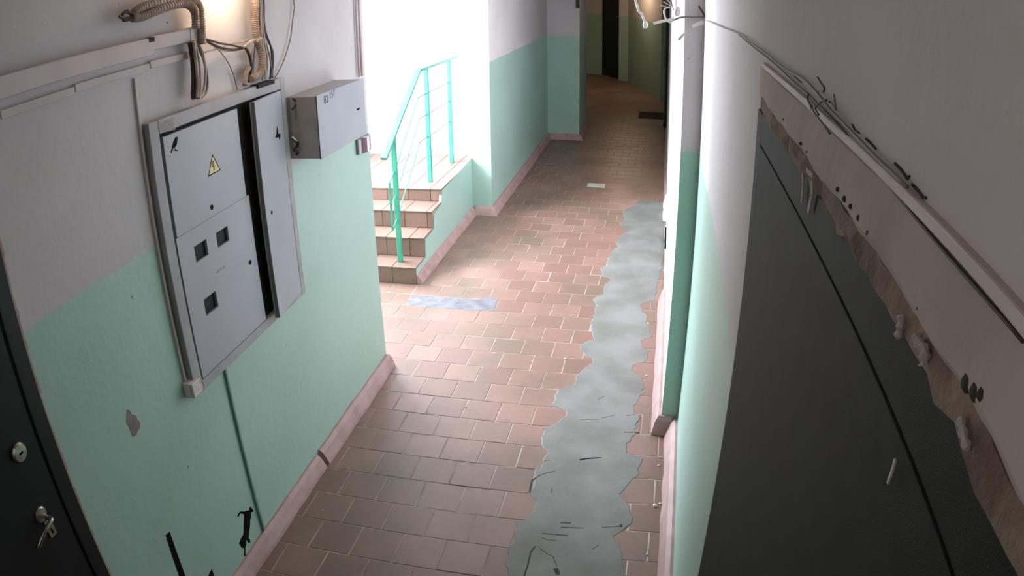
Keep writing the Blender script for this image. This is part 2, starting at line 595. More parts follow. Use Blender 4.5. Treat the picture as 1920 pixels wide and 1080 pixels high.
vis = [t for t in tiles if seen(t)]
vis.sort(key=lambda t: t[2])
single = vis[:300]
rest = [t for t in tiles if t not in set(single)]
for (x0, x1, y0, y1) in single:
    o = bpy.data.objects.new('tile', tile_mesh(x1 - x0, y1 - y0))
    C.objects.link(o)
    o.parent = floor
    o.location = ((x0 + x1) / 2, (y0 + y1) / 2, rnd.uniform(-0.0012, 0.0))
    o.rotation_euler = (rnd.gauss(0, 0.004), rnd.gauss(0, 0.004), rnd.gauss(0, 0.003))
b = MB()
for (x0, x1, y0, y1) in rest:
    z = rnd.uniform(-0.001, 0)
    e, i = 0.0024, 0.003
    vs = [(x0 + e, y0 + e, z - 0.002), (x1 - e, y0 + e, z - 0.002), (x1 - e, y1 - e, z - 0.003), (x0 + e, y1 - e, z - 0.002),
          (x0 + e + i, y0 + e + i, z), (x1 - e - i, y0 + e + i, z), (x1 - e - i, y1 - e - i, z), (x0 + e + i, y1 - e - i, z)]
    b.add(vs, [(4, 5, 6, 7), (0, 1, 5, 4), (1, 2, 6, 5), (2, 3, 7, 6), (3, 0, 4, 7)])
me = bpy.data.meshes.new('tile')
me.from_pydata(b.v, [], b.f)
me.materials.append(M['tile'])
o = bpy.data.objects.new('tile', me)
C.objects.link(o)
o.parent = floor
o['kind'] = 'stuff'


# cement screed troweled over the tiles along the right wall
def patch(name, outline, m, z0, z1, label, rag=0.011, sub=0.03):
    P = []
    for i in range(len(outline)):
        a, q = outline[i], outline[(i + 1) % len(outline)]
        n = max(1, int((q - a).length / sub))
        for k in range(n):
            p = a.lerp(q, k / n)
            P.append(Vector((p.x + rnd.uniform(-rag, rag), p.y + rnd.uniform(-rag, rag), 0)))
    # feathered border
    c = []
    for i in range(len(P)):
        t = (P[(i + 1) % len(P)] - P[i - 1])
        n = Vector((-t.y, t.x, 0)).normalized()
        c.append(n)
    area = sum(P[i - 1].x * P[i].y - P[i].x * P[i - 1].y for i in range(len(P)))
    s = 1 if area > 0 else -1
    inner = [P[i] + c[i] * s * 0.012 for i in range(len(P))]
    n = len(P)
    import bmesh
    bm = bmesh.new()
    vo = [bm.verts.new((p.x, p.y, z0)) for p in P]
    vi = [bm.verts.new((p.x, p.y, z1)) for p in inner]
    for i in range(n):
        bm.faces.new((vo[i], vo[(i + 1) % n], vi[(i + 1) % n], vi[i]))
    f = bm.faces.new(vi)
    bmesh.ops.triangulate(bm, faces=[f])
    bmesh.ops.recalc_face_normals(bm, faces=bm.faces[:])
    me = bpy.data.meshes.new(name)
    bm.to_mesh(me)
    bm.free()
    me.materials.append(m)
    o = bpy.data.objects.new(name, me)
    C.objects.link(o)
    tag(o, label, 'floor patch')
    return o


cement = patch('cement_patch', cem, M['cement'], -0.004, 0.0014, 'long ragged grey cement patch troweled over the tiles along the right wall')
sp = [(771, 553), (812, 554), (858, 558), (892, 561), (908, 559), (919, 555), (935, 563), (927, 584), (895, 582), (850, 580), (800, 577), (758, 572)]
patch('cement_patch', [at_z(u, v, 0) for u, v in sp], M['cement2'], -0.004, 0.0014, 'small oblong grey cement patch in the tiles before the stairs', 0.004)


def stroke(name, pix, wd, m, parent=None, z=0.0018, **k):
    P = [at_z(u, v, z) for u, v in pix]
    b = MB()
    for i in range(len(P) - 1):
        d = (P[i + 1] - P[i]).normalized()
        n = Vector((-d.y, d.x, 0)) * wd * (0.5 if len(P) > 2 else 0.5)
        b.add([P[i] - n, P[i + 1] - n * 0.8, P[i + 1] + n * 0.8, P[i] + n, P[i] - n - Vector((0, 0, .002)), P[i + 1] - n * .8 - Vector((0, 0, .002)), P[i + 1] + n * .8 - Vector((0, 0, .002)), P[i] + n - Vector((0, 0, .002))],
              [(0, 1, 2, 3), (4, 7, 6, 5), (0, 4, 5, 1), (1, 5, 6, 2), (2, 6, 7, 3), (3, 7, 4, 0)])
    return b.make(name, m, parent, **k)


B2 = lambda s: [(860 + float(a) / 4.8, 855 + float(c) / 4.8) for a, c in (q.split(',') for q in s.split())]
D2 = lambda s: [(880 + float(a) / 4.8, 660 + float(c) / 4.8) for a, c in (q.split(',') for q in s.split())]
for s, wd in (('590,1080 625,970 650,860 690,810', .008), ('735,830 790,875 850,905 870,960 885,990', .004), ('640,330 660,215 720,180 790,150 870,135', .006),
              ('755,695 900,708 985,716', .007), ('750,735 790,750 880,765', .004), ('920,640 1130,648', .006), ('1290,640 1460,634', .004),
              ('1090,38 1150,22 1290,14', .009), ('870,1010 885,1035 895,1065', .022), ('835,330 840,280', .004), ('1200,840 1260,800', .004), ('915,600 1010,604', .008), ('1455,610 1466,640', .012)):
    stroke('crack', B2(s), wd, M['crack'], cement)
for s, wd in (('1390,720 1530,722', .006), ('990,970 1040,960 1170,952', .010), ('1000,606 1170,604', .004), ('1190,595 1310,568', .004), ('1410,572 1500,560', .004), ('1490,660 1540,590', .005), ('1160,425 1215,398', .004)):
    stroke('crack', D2(s), wd, M['crack'], cement)

# little white plaster crumbs on the floor
CR = ['on the small oblong cement patch', 'right of the small oblong cement patch', 'beside the ragged cement patch opposite the near wall corner', 'in the middle of the tiles near the skirting corner', 'low at the right skirting, the larger one', 'at the right wall where two tiles meet', 'on the tile joint left of the cement bulge', 'at the right skirting beyond the pillar corner', 'just above the larger one at the right skirting', 'lowest on the right tiles', 'lowest on the left tiles by the skirting']
for i, (u, v, r) in enumerate(((824, 566, .008), (951, 542, .007), (1060, 673, .007), (873, 763, .006), (1228, 949, .012), (1235, 873, .006), (1019, 727, .006), (1212, 705, .007), (1238, 945, .008), (1213, 1040, .006), (605, 957, .004))):
    p = at_z(u, v, 0)
    MB().lathe((p.x, p.y, 0.0), (0, 0, 1), [(0, r * .8), (r * .5, r), (r * .9, r * .5), (r, 0)], 7).make(
        'plaster_crumb', M['white'], label='white plaster crumb ' + CR[i], cat='debris', group='plaster crumbs on the floor')


# ------------------------------------------------------------------ skirtings (cement, painted dusty pink, wavering)
def skirting(name, path, h, th, label=None, m=None, wob=0.004, flip=1, step=0.12):
    """path: list of (x, y) wall-line points; profile leans from the wall to the floor"""
    P = []
    for i in range(len(path) - 1):
        a, q = Vector(path[i]), Vector(path[i + 1])
        n = max(1, int((q - a).length / step))
        for k in range(n): P.append(a.lerp(q, k / n))
    P.append(Vector(path[-1]))
    R = []
    for i, p in enumerate(P):
        d0 = (P[i] - P[i - 1]).normalized() if i else (P[1] - P[0]).normalized()
        d1 = (P[i + 1] - P[i]).normalized() if i < len(P) - 1 else d0
        n0, n1 = Vector((-d0.y, d0.x)) * flip, Vector((-d1.y, d1.x)) * flip
        nn = (n0 + n1)
        nn = nn / max(nn.length_squared / 2, 0.5)
        wv = rnd.uniform(-wob, wob)
        hh = h + rnd.uniform(-wob, wob)
        prof = [(0, hh), (0.014, hh + 0.001), (th * 0.55, hh * 0.80), (th * 0.92 + wv, hh * 0.22), (th + wv, 0.0), (0, 0.0)]
        R.append([(p.x + nn.x * o_, p.y + nn.y * o_, z) for o_, z in prof])
    k = len(R[0])
    vs = [q for r in R for q in r]
    fs = [(i * k + j, i * k + (j + 1) % k, (i + 1) * k + (j + 1) % k, (i + 1) * k + j) for i in range(len(R) - 1) for j in range(k)]
    fs += [tuple(range(k)), tuple(range((len(R) - 1) * k, len(R) * k))[::-1]]
    return MB().add(vs, fs).make(name, m or M['skirt'], kind=ST)


skirting('baseboard_left', [(XL, YE + 0.0), (XL, 2.83)], 0.082, 0.058)
skirting('baseboard_left', [(XL - 0.002, 2.80), (XL - 0.002, 1.235)], 0.074, 0.056)
skirting('baseboard_right', [(XR, 1.41), (XR, 3.449)], 0.10, 0.062)
skirting('baseboard_right', [(XR - 0.03, 3.45), (PX, 3.45), (PX, 4.30), (PX, 5.18)], 0.10, 0.052)
skirting('baseboard_right', [(PX, 5.30), (PX, 6.9)], 0.03, 0.014, wob=.01, m=M['plaster'])
skirting('baseboard_right', [(PX, 7.1), (PX, 7.75)], 0.09, 0.035, m=M['white'])
skirting('baseboard_right', [(PX, 8.0), (PX, 11.5)], 0.09, 0.034, m=M['skirt'])
skirting('baseboard_right', [(PX, 14.25), (PX, 14.7)], 0.09, 0.03)
skirting('baseboard_far', [(-1.785, 7.03), (ALX, 7.03), (ALX, 10.72), (-1.165, 10.72), (-1.165, 11.76)], 0.085, 0.058, flip=-1)
skirting('baseboard_far', [(-1.83, 5.20), (-1.83, 7.0)], 0.075, 0.055, flip=-1)

# ------------------------------------------------------------------ staircase up to the landing
SR = -1.83
YS = [5.19, 5.43, 5.68, 5.97]
ZS = [0.140, 0.300, 0.445, 0.555]
st = thing('staircase', (SR - 0.6, 5.19, 0), 'four-step staircase faced with terracotta tiles rising to a landing left of the corridor', 'stairs')
b = MB()
zz = 0
prof = [(YS[0], 0)]
for y, z in zip(YS, ZS):
    prof.append((y + 0.0, zz)) if zz else None
    prof.append((y, z - 0.008))
    zz = z - 0.008
prof += [(7.25, ZS[-1] - 0.008), (7.25, 0)]
b.prism([(SX + .004, min(y + 0.008, 7.246), z) for y, z in prof], (SR - SX - 0.004, 0, 0))
b.make('step_core', M['joint'], st)
# painted stringer cheek, its top edge a little below the tiles and stepping with them
cheek = [(5.20, 0.0), (5.20, 0.125), (5.45, 0.128), (5.47, 0.27), (5.71, 0.28), (5.73, 0.40), (5.95, 0.43), (5.98, 0.535), (7.03, 0.575), (7.03, 0)]
MB().prism([(SR - 0.012, y, z) for y, z in cheek], (0.022, 0, 0)).make('stringer_wall', M['wall'], st)


def facing(name, x0, x1, y0, y1, z0, z1):
    o = MB().box(x0 + .0022, x1 - .0022, y0, y1, z0, z1, 0.0022)
    return o.make(name, M['tile'], st)


joints = [-0.005, -0.075, -0.155, -0.10]
zp = 0.0
for k in range(4):
    y, z = YS[k], ZS[k]
    yn = YS[k + 1] if k < 3 else 7.25
    x = SR + 0.012
    first = 0.20 + (joints[k] if k else -0.0)
    xs = [x]
    q = x - first
    while q > SX + 0.05:
        xs.append(q)
        q -= T
    xs.append(SX + .004)
    for i in range(len(xs) - 1):
        vis_ = xs[i] > -2.9
        if not vis_ and i % 1: continue
        facing('riser_tile', xs[i + 1], xs[i], y - 0.0, y + 0.010, zp + 0.001, z - 0.012)
        ya = y - 0.006
        while ya < yn - 0.02:
            yb = min(ya + (0.26 if k < 3 else 0.2), yn)
            if k < 3: yb = yn
            facing('tread_tile', xs[i + 1], xs[i], ya, yb - 0.002, z - 0.011, z + 0.0)
            ya = yb
    zp = z

# ------------------------------------------------------------------ railing of the stairs
RX = -1.985
rl = thing('stair_railing', (RX, 5.3, 0.14), 'turquoise painted steel stair railing with three posts and thin rods', 'railing')
def flat_bar(b, p, q, wx, wt):
    p, q = Vector(p), Vector(q)
    d = (q - p).normalized()
    a = Vector((1, 0, 0))
    n = d.cross(a).normalized()
    vs = [r + a * sx * wx / 2 + n * sn * wt / 2 for r in (p, q) for sx, sn in ((-1, -1), (1, -1), (1, 1), (-1, 1))]
    b.add(vs, [(0, 1, 2, 3), (7, 6, 5, 4), (0, 4, 5, 1), (1, 5, 6, 2), (2, 6, 7, 3), (3, 7, 4, 0)])
b = MB()
flat_bar(b, (RX, 5.085, 1.035), (RX, 5.985, 1.585), 0.048, 0.024)
flat_bar(b, (RX, 5.975, 1.583), (RX, 7.18, 1.578), 0.048, 0.024)
b.make('handrail', M['rail'], rl)
MB().box(RX - .018, RX + .018, 7.178, 7.19, 1.565, 1.59).make('end_cap', M['rod'], rl)
for y, z0, z1 in ((5.305, ZS[0], 1.155), (6.19, ZS[3], 1.572), (6.90, ZS[3], 1.572)):
    MB().box(RX - 0.019, RX + 0.019, y - 0.017, y + 0.017, z0 + .0005, z1, 0.004).make('post', M['rail'], rl)
for z in (1.355, 1.17, 0.97):
    MB().tube([(RX, 5.93, z - 0.0), (RX, 6.89, z)], 0.0045, 6, 1).make('rod', M['rod'], rl)
for z in (0.83, 0.64, 0.45):
    b = MB()
    b.tube([(RX, 5.17, z), (RX, 5.30, z + 0.055), (RX, 5.95, z + 0.52)], 0.005, 6, 1)
    b.make('rod', M['rail'], rl)
b = MB()
flat_bar(b, (RX + .002, 5.168, 0.83), (RX + .002, 5.172, 0.445), 0.012, 0.018)
b.make('end_bar', M['rail'], rl)

# ------------------------------------------------------------------ doors
def lever(parent, x, y, z, s=1):
    b = MB()
    b.lathe((x, y, z), (1, 0, 0), [(0, .024), (.004, .026), (.008, .022), (.009, .0)], 20)
    b.make('rosette', M['chrome'], parent, smooth=False)
    b = MB()
    b.tube([(x + .002, y + .012, z - .018), (x + .030, y + .014, z - .016), (x + .036, y - .004, z - .018), (x + .036, y - .045, z - .030), (x + .030, y - .085, z - .055)], 0.0080, 10, 4)
    b.make('lever', M['chrome'], parent, smooth=True)
    b = MB()
    b.box(x, x + .006, y - .004, y + .030, z - .090, z - .028, .003)
    e = b.make('escutcheon', M['chrome'], parent)
    MB().box(x + .006, x + .008, y + .010, y + .016, z - .078, z - .062).make('keyhole', M['black'], e)


# black door on the near left
d1 = thing('door_1', (XL, 0.76, 0), None, None, kind=ST)
b = MB()
for y0, y1, z0, z1 in ((0.30, 0.36, 0, 2.06), (1.165, 1.225, 0, 2.06), (0.36, 1.165, 2.0, 2.06)):
    b.box(XL - 0.10, XL + 0.006, y0, y1, z0, z1, .003)
b.make('door_frame', M['blackdoor'], d1)
MB().box(XL - 0.055, XL + 0.0, 0.364, 1.161, 0.01, 1.997, .004).make('door_leaf', M['blackdoor'], d1)
kh = at_x(37, 849, XL + 0.01)
b = MB()
b.lathe((XL, kh.y, kh.z), (1, 0, 0), [(0, .029), (.010, .030), (.016, .025), (.017, .0)], 24)
lk = b.make('lock_cylinder', M['chrome'], d1)
MB().box(XL + .0165, XL + .018, kh.y - .008, kh.y + .008, kh.z - .003, kh.z + .003).make('keyhole', M['black'], lk)
hp = at_x(84, 968, XL + 0.02)
lever(d1, XL, hp.y, hp.z)
# chipped plaster edge beside it
b = MB()
z = 0.0
while z < 2.06:
    dz = rnd.uniform(0.015, 0.05)
    wdt = rnd.uniform(0.003, 0.010)
    b.box(XL - .004, XL + 0.003, 1.222, 1.226 + wdt, z, min(z + dz, 2.06))
    z += dz
b.make('trim_1', M['skirt'], kind=ST)

# dark vinyl door on the near right
d2 = thing('door_2', (XR, 0.78, 0), None, None, kind=ST)
b = MB()
b.box(XR - 0.006, XR + 0.10, 1.342, 1.405, 0, 2.08, .003)
b.box(XR - 0.006, XR + 0.10, 0.15, 0.21, 0, 2.08, .004)
b.box(XR - 0.006, XR + 0.10, 0.21, 1.345, 2.022, 2.08, .004)
b.make('door_frame', M['leather'], d2)
b = MB()
b.box(XR - 0.0065, XR + 0.05, 0.2105, 1.3400, 0.01, 2.0208, .001)
dl = b.make('door_leaf', M['leather'], d2)
def leafmark(pix, wd, m, name):
    P = [at_x(u, v, XR - 0.0115) for u, v in pix]
    b = MB()
    for i in range(len(P) - 1):
        d = (P[i + 1] - P[i]).normalized()
        n = d.cross(Vector((1, 0, 0))) * wd / 2
        b.prism([P[i] - n, P[i + 1] - n, P[i + 1] + n, P[i] + n], (0.0015, 0, 0))
    return b.make(name, m, dl)
leafmark([(1677, 861), (1672, 880), (1663, 906)], .0028, M['white'], 'paint_mark')

# rough plaster lintel over the door, crumbling mortar edge, paint runs
def rough_strip(name, ys, prof_fn, m, label, cat):
    ny = 90
    R = []
    for i in range(ny + 1):
        y = ys[0] + (ys[1] - ys[0]) * i / ny
        R.append(prof_fn(y))
    k = len(R[0])
    vs = [q for r in R for q in r]
    fs = [(i * k + j, i * k + (j + 1) % k, (i + 1) * k + (j + 1) % k, (i + 1) * k + j) for i in range(ny) for j in range(k)]
    fs += [tuple(range(k)), tuple(range(ny * k, (ny + 1) * k))[::-1]]
    return MB().add(vs, fs).make(name, m, label=label, cat=cat, smooth=False)
from mathutils import noise as mn
def nz(y, s, a, o=0): return a * mn.noise(Vector((y * s, o, 0.3)))
fd = lambda y: min(1.0, max(0.05, (1.44 - y) / 0.25))
rough_strip('mortar_edge', (1.404, -1.1), lambda y: [(XR + .005, y, 2.106 + nz(y, 9, .005)), (XR - (.007 + nz(y, 30, .004, 1)) * fd(y), y, 2.104 + nz(y, 22, .008, 2)), (XR - (.011 + nz(y, 60, .006, 3)) * fd(y), y, 2.092 + nz(y, 45, .007, 4)),
            (XR - (.010 + nz(y, 70, .006, 5)) * fd(y), y, 2.081 + nz(y, 16, .007, 6) + nz(y, 60, .006, 8)), (XR + .005, y, 2.078)], M['raw'], 'crumbling brown mortar edge along the top of the dark vinyl door', 'mortar')
band = rough_strip('plaster_band', (1.44, -1.1), lambda y: [(XR + .005, y, 2.160), (XR - .003 * fd(y), y, 2.157 + nz(y, 6, .003)), (XR - (.010 + nz(y, 5, .003, 1)) * fd(y), y, 2.130), (XR - (.011 - nz(y, 9, .004, 7)) * fd(y), y, 2.110 + nz(y, 14, .006, 2)), (XR - .004 * fd(y), y, 2.098 + nz(y, 25, .007, 9)), (XR + .005, y, 2.096)],
            M['plaster'], 'uneven bulging plaster band over the dark vinyl door', 'plaster')
for pix, wd in (([(1503, 310), (1505, 345), (1502, 380)], .007), ([(1522, 335), (1521, 365), (1514, 398)], .009), ([(1511, 318), (1523, 330)], .006)):
    leafmark(pix, wd, M['plaster'], 'paint_run')
for k, (pix, wd, lab) in enumerate((
        ([(1690, 590), (1689, 612), (1684, 634)], .006, 'flat pale drip of filler below the mortar edge'),
        ([(1716, 632), (1724, 645), (1734, 660), (1733, 686)], .007, 'twisted curl of pale filler beside the flat drip'),
        ([(1801, 783), (1806, 812), (1814, 842)], .005, 'jagged pale filler flake on the right edge of the door head'))):
    P = [at_x(u, v, XR - 0.014) for u, v in pix]
    MB().tube(P, wd * .55, 7, 3, corr=0.25).make('filler_drip', M['plaster'], label=lab, cat='filler')
# dark holes crumbled out of the mortar
for u, v, r in ((1468, 224, .004), (1499, 269, .004), (1512, 285, .004), (1568, 355, .005), (1580, 373, .006), (1592, 387, .005), (1607, 409, .006), (1625, 437, .006), (1720, 580, .006), (1806, 718, .010), (1822, 735, .010), (1835, 740, .008)):
    p = at_x(u, v, XR - 0.012)
    r *= .55
    MB().lathe((XR - .0125, p.y, p.z), (1, 0, 0), [(0, r * .5), (.0015, r), (.008, r * 1.2)], 6).make('hole', M['crack'], band)

# conduit strip and cables above the door
b = MB()
b.box(XR - 0.008, XR + 0.002, -1.0, 1.36, 2.161, 2.171, .002)
b.make('cable_strip', M['duct'], label='thin pale cable strip running above the dark vinyl door', cat='cable strip')
def cable(name, pts, r, m, label, cat='cable', group=None, corr=0, n=7, k=4, parent=None):
    return MB().tube(pts, r, n, k, corr).make(name, m, parent, label, cat, group, smooth=(corr == 0))
strip = bpy.context.scene.objects.get('cable_strip')
for pp, wd in ((((1484, 138), (1492, 146), (1502, 155)), .0022), (((1518, 163), (1526, 169), (1534, 173)), .0026), (((1553, 190), (1560, 199), (1567, 206)), .0030), (((1596, 233), (1601, 243), (1610, 250)), .0026),
               (((1622, 260), (1631, 268), (1641, 279)), .0030), (((1676, 306), (1688, 318), (1700, 335), (1704, 330)), .0042), (((1708, 346), (1720, 358), (1729, 370), (1735, 371)), .0042), (((1845, 495), (1855, 508), (1868, 520)), .0034)):
    P = [at_x(u, v, XR - .0015) for u, v in pp]
    b = MB()
    for i in range(len(P) - 1):
        d = (P[i + 1] - P[i]).normalized()
        n = d.cross(Vector((1, 0, 0))) * wd * 0.24 * rnd.uniform(.5, 1.3)
        b.prism([P[i] - n * .7, P[i + 1] - n, P[i + 1] + n * 1.1, P[i] + n], (0.002, 0, 0))
    b.make('crumbled_gap', M['crack'], strip)
AX = lambda X, *pp: [at_x(u, v, X) for u, v in pp]
AY = lambda Y, *pp: [at_y(u, v, Y) for u, v in pp]
cable('cable', AX(XR - .010, (1324, 38), (1352, 50), (1385, 63), (1410, 82), (1438, 102), (1470, 128), (1510, 152), (1545, 190), (1556, 205), (1590, 240), (1640, 292), (1700, 350)), .0019, M['cableg'],
      'grey cable sagging along the right wall above the pale strip')
cable('cable', AX(XR - .006, (1385, 65), (1415, 90), (1450, 118), (1490, 155), (1518, 180), (1560, 222), (1620, 290), (1700, 388), (1800, 505), (1918, 640)), .0014, M['cabled'],
      'thin dark cable under the pale strip on the right wall')
for i, (pp, lab) in enumerate((
        (((1516, 176), (1514, 186), (1520, 198), (1522, 205), (1530, 200), (1540, 190), (1550, 188)), 'thin wire looped round the strip above the door'),
        (((1522, 198), (1526, 210), (1535, 222), (1545, 235), (1556, 250)), 'longer dark wire end hanging down from the loop'),
        (((1528, 199), (1530, 207), (1535, 215)), 'short dark wire end beside the long hanging one'),
        (((1533, 145), (1541, 158), (1546, 165), (1544, 172)), 'curled wire end sticking up above the strip'),
        (((1564, 177), (1565, 190), (1566, 203), (1558, 194)), 'straight wire stub pointing up from the strip'))):
    cable('wire_end', AX(XR - .020, *pp), .0012, M['cabled'] if i != 4 else M['cableg'], lab, 'wire')

# cables round the corner of the projecting wall
YP = 3.43
cable('cable', AY(YP, (1262, 38), (1275, 33), (1290, 32), (1320, 32), (1328, 38)), .005, M['cableg'], 'grey cable crossing the front of the projecting wall corner')
cable('wire_end', AY(YP - .02, (1310, 11), (1318, 24), (1325, 34)), .005, M['cabled'], 'dark stiff wire end pointing up at the corner')
hang_c = cable('cable', [at_y(1185, -12, YP) + Vector((-.06, 0, CEIL - at_y(1185, -12, YP).z))] + AY(YP, (1193, 5), (1202, 24), (1209, 40)), .0055, M['cablew'], 'white cable hanging from above with a bulbous end')
b = MB()
p = at_y(1210, 45, YP)
b.lathe((p.x, p.y, p.z - .02), (0, 0, 1), [(0, .006), (.008, .011), (.02, .012), (.034, .007)], 12)
cap = b.make('cap', M['cablew'], hang_c)
cable('cable', AY(YP, (1225, 44), (1240, 40), (1255, 37), (1264, 35)), .006, M['cablew'], 'thick white cable stub pointing left from the corner')
cable('cable', AY(YP, (1256, 14), (1247, 16), (1245, 24), (1249, 36), (1256, 42), (1262, 38), (1262, 30)), .0035, M['cablew'], 'thin white cable curled in a loop at the corner')
b = MB()
p = at_y(1268, 24, YP - .0)
b.lathe((p.x, p.y, p.z - .015), (0.2, 0, 1), [(0, .006), (.01, .016), (.03, .014), (.045, .006)], 9)
knot = b.make('cable_knot', M['sirenw'], label='grey taped knot where the wires meet at the corner', cat='cable knot')

for i, pp in enumerate((((1237, 10), (1256, 14)), ((1244, 3), (1258, 12)), ((1249, -3), (1260, 10)), ((1258, 0), (1262, 16), (1268, 26)), ((1267, -5), (1268, 15), (1268, 24)))):
    cable('wire_end', AY(YP, *pp), .0022, M['cableb'] if i < 3 else M['cableg'], None, None, k=1, parent=knot)
b = MB()
b.prism([at_y(u, v, YP - .03) for u, v in ((1297, 48), (1313, 39), (1330, 37), (1331, 42), (1312, 48), (1300, 52))], (0, .004, 0))
b.make('tape_strip', M['white'], label='torn white tape strip below the crossing cable', cat='tape')
b = MB()
b.prism([at_y(u, v, YP - .03) for u, v in ((1270, 73), (1282, 61), (1284, 65), (1274, 77))], (0, .004, 0))
b.make('tape_strip', M['paper'], label='short grey tape stub lower on the bright corner', cat='tape')
# doors seen edge-on further down the right wall, with a handle
for i, (y0, y1, dn) in enumerate(((11.6, 12.5, 4), (13.3, 14.2, 5))):
    d = thing('door_%d' % dn, (PX, (y0 + y1) / 2, 0), None, None, kind=ST)
    MB().box(PX - 0.022, PX + 0.01, y0, y1, 0.0, 2.06, .003).make('door_frame', M['blackdoor'], d)
    MB().box(PX - 0.030, PX - 0.020, y0 + .05, y1 - .05, 0.02, 2.0, .003).make('door_leaf', M['leather'], d)
    b = MB()
    b.tube([(PX - .03, y0 + .12, 1.0), (PX - .075, y0 + .12, 1.0), (PX - .08, y0 + .22, 1.0)], .010, 8, 2)
    b.make('handle', M['chrome'], d)
p = at_z(1245, 236, 0)
ds = MB().box(p.x - .02, PX - .03, p.y - .03, p.y + .03, 0, .05, .004).make('door_stop', M['blackdoor'], label='tiny black and white stop on the floor by the far right door edge', cat='door stop')
MB().box(p.x - .045, p.x - .02, p.y - .02, p.y + .02, .01, .045, .004).make('tip', M['white'], ds)
MB().box(PX - .016, PX + .001, 6.25, 6.72, 0.0, .07, .003).make('skirting_gap', M['black'], label='short black gap at the foot of the bright right wall', cat='duct')  # black box stands in for a dark gap at the wall foot
# far dark door
d3 = thing('door_3', (-1.2, 18.15, 0), None, None, kind=ST)
a, q = Vector((-0.93, 17.72, 0)), Vector((-1.46, 18.62, 0))
nrm = Vector((-(q - a).y, (q - a).x, 0)).normalized()
b = MB()
b.prism([a, q, q - nrm * .05, a - nrm * .05], (0, 0, 2.08))
b.make('door_leaf', M['blackdoor'], d3)
c = a.lerp(q, .15)
MB().lathe((c.x, c.y, 1.5), nrm, [(0, .012), (.03, .014), (.045, .012)], 10).make('peephole', M['chrome'], d3)
b = MB()
for s, e in ((0, .03), (.97, 1)):
    p0, p1 = a.lerp(q, s), a.lerp(q, e)
    b.prism([p0 + nrm * .012, p1 + nrm * .012, p1 - nrm * .02, p0 - nrm * .02], (0, 0, 2.1))
b.make('door_frame', M['blackdoor'], d3)
# dark sign box high on the projecting pier
MB().box(-1.21, -1.165, 10.69, 10.735, 1.93, 2.25, .004).make('junction_box', M['lampbase'], label='narrow dark box high on the edge of the far pier', cat='box')
# doormat
P = [at_z(u, v, 0) for u, v in ((1194, 221), (1204, 210), (1250, 213), (1247, 225))]
x0, x1 = -0.38, 0.07
b = MB()
b.box(x0, x1, 12.72, 13.32, 0.0, 0.012, .004)
dm = b.make('doormat', M['matm'], label='dark rectangular doormat on the far corridor floor beside the right wall', cat='doormat')
b = MB()
for k in range(14):
    b.box(x0 + .02, x1 - .02, 12.75 + k * .04, 12.765 + k * .04, 0.012, 0.016)
b.make('ribs', M['matm'], dm)
b = MB()
b.prism([at_z(u, v, 0.0) for u, v in ((1103, 344), (1135, 345.5), (1134, 352.5), (1101, 350.5))], (0, 0, .006))
b.make('folded_paper', M['paper'], label='pale oblong slip lying across the tiles in mid corridor', cat='paper')

# ------------------------------------------------------------------ electric meter panel in the left wall
PXF = -1.578        # face of the frame plate
pn = thing('meter_panel', (XL, 2.42, 0.92), 'grey steel electric meter panel with a door ajar set in the left wall', 'meter panel')
y0, y1, z0, z1 = 1.930, 2.905, 0.935, 1.945
iy0, iy1, iz0, iz1 = 1.985, 2.865, 0.975, 1.897
b = MB()
b.box(XL - .02, PXF, y0, iy0, z0, z1, .003)
b.box(XL - .02, PXF, iy1, y1, z0, z1, .003)
b.box(XL - .02, PXF, iy0, iy1, z0, iz0, .003)
b.box(XL - .02, PXF, iy0, iy1, iz1, z1, .003)
fr = b.make('frame', M['panel_edge'], pn)
MB().box(XL - .005, PXF - .020, iy0 - .003, iy1 + .003, iz0 - .003, iz1 + .003).make('recess', M['dark'], pn)
DF = PXF + 0.002
sm = 1.528
ydv = 2.492
UD = MB().box(DF - .016, DF, iy0 + .014, ydv, sm, iz1 - .014, .001).make('upper_door', M['panel'], pn)
# lower door with three window cut-outs, built as a grid of strips round the holes
holes = [(2.088, 2.172, 1.402, 1.463), (2.240, 2.325, 1.402, 1.461), (2.090, 2.178, 1.190, 1.255)]
ya, yb, za, zb = iy0 + .006, ydv + .018, iz0 + .006, sm - .0008
ys = sorted({ya, yb, *[h[0] for h in holes], *[h[1] for h in holes]})
zs = sorted({za, zb, *[h[2] for h in holes], *[h[3] for h in holes]})
b = MB()
for i in range(len(ys) - 1):
    for j in range(len(zs) - 1):
        cy, cz = (ys[i] + ys[i + 1]) / 2, (zs[j] + zs[j + 1]) / 2
        if any(h[0] < cy < h[1] and h[2] < cz < h[3] for h in holes): continue
        b.box(DF - .015, DF, ys[i], ys[i + 1], zs[j], zs[j + 1])
LD = b.make('lower_door', M['panel'], pn)
for h in holes:
    MB().box(DF - .014, DF - .011, h[0], h[1], h[2], h[3]).make('meter_glass', mat('meter_glass', (14, 17, 22), rough=0.5, spec=0.15), LD)
for y, z, par in ((2.238, 1.563, UD), (2.452, 1.262, LD)):
    MB().lathe((DF, y, z), (1, 0, 0), [(-.002, .010), (.0012, .010), (.0014, .0)], 16).make('keyhole', M['black'], par)
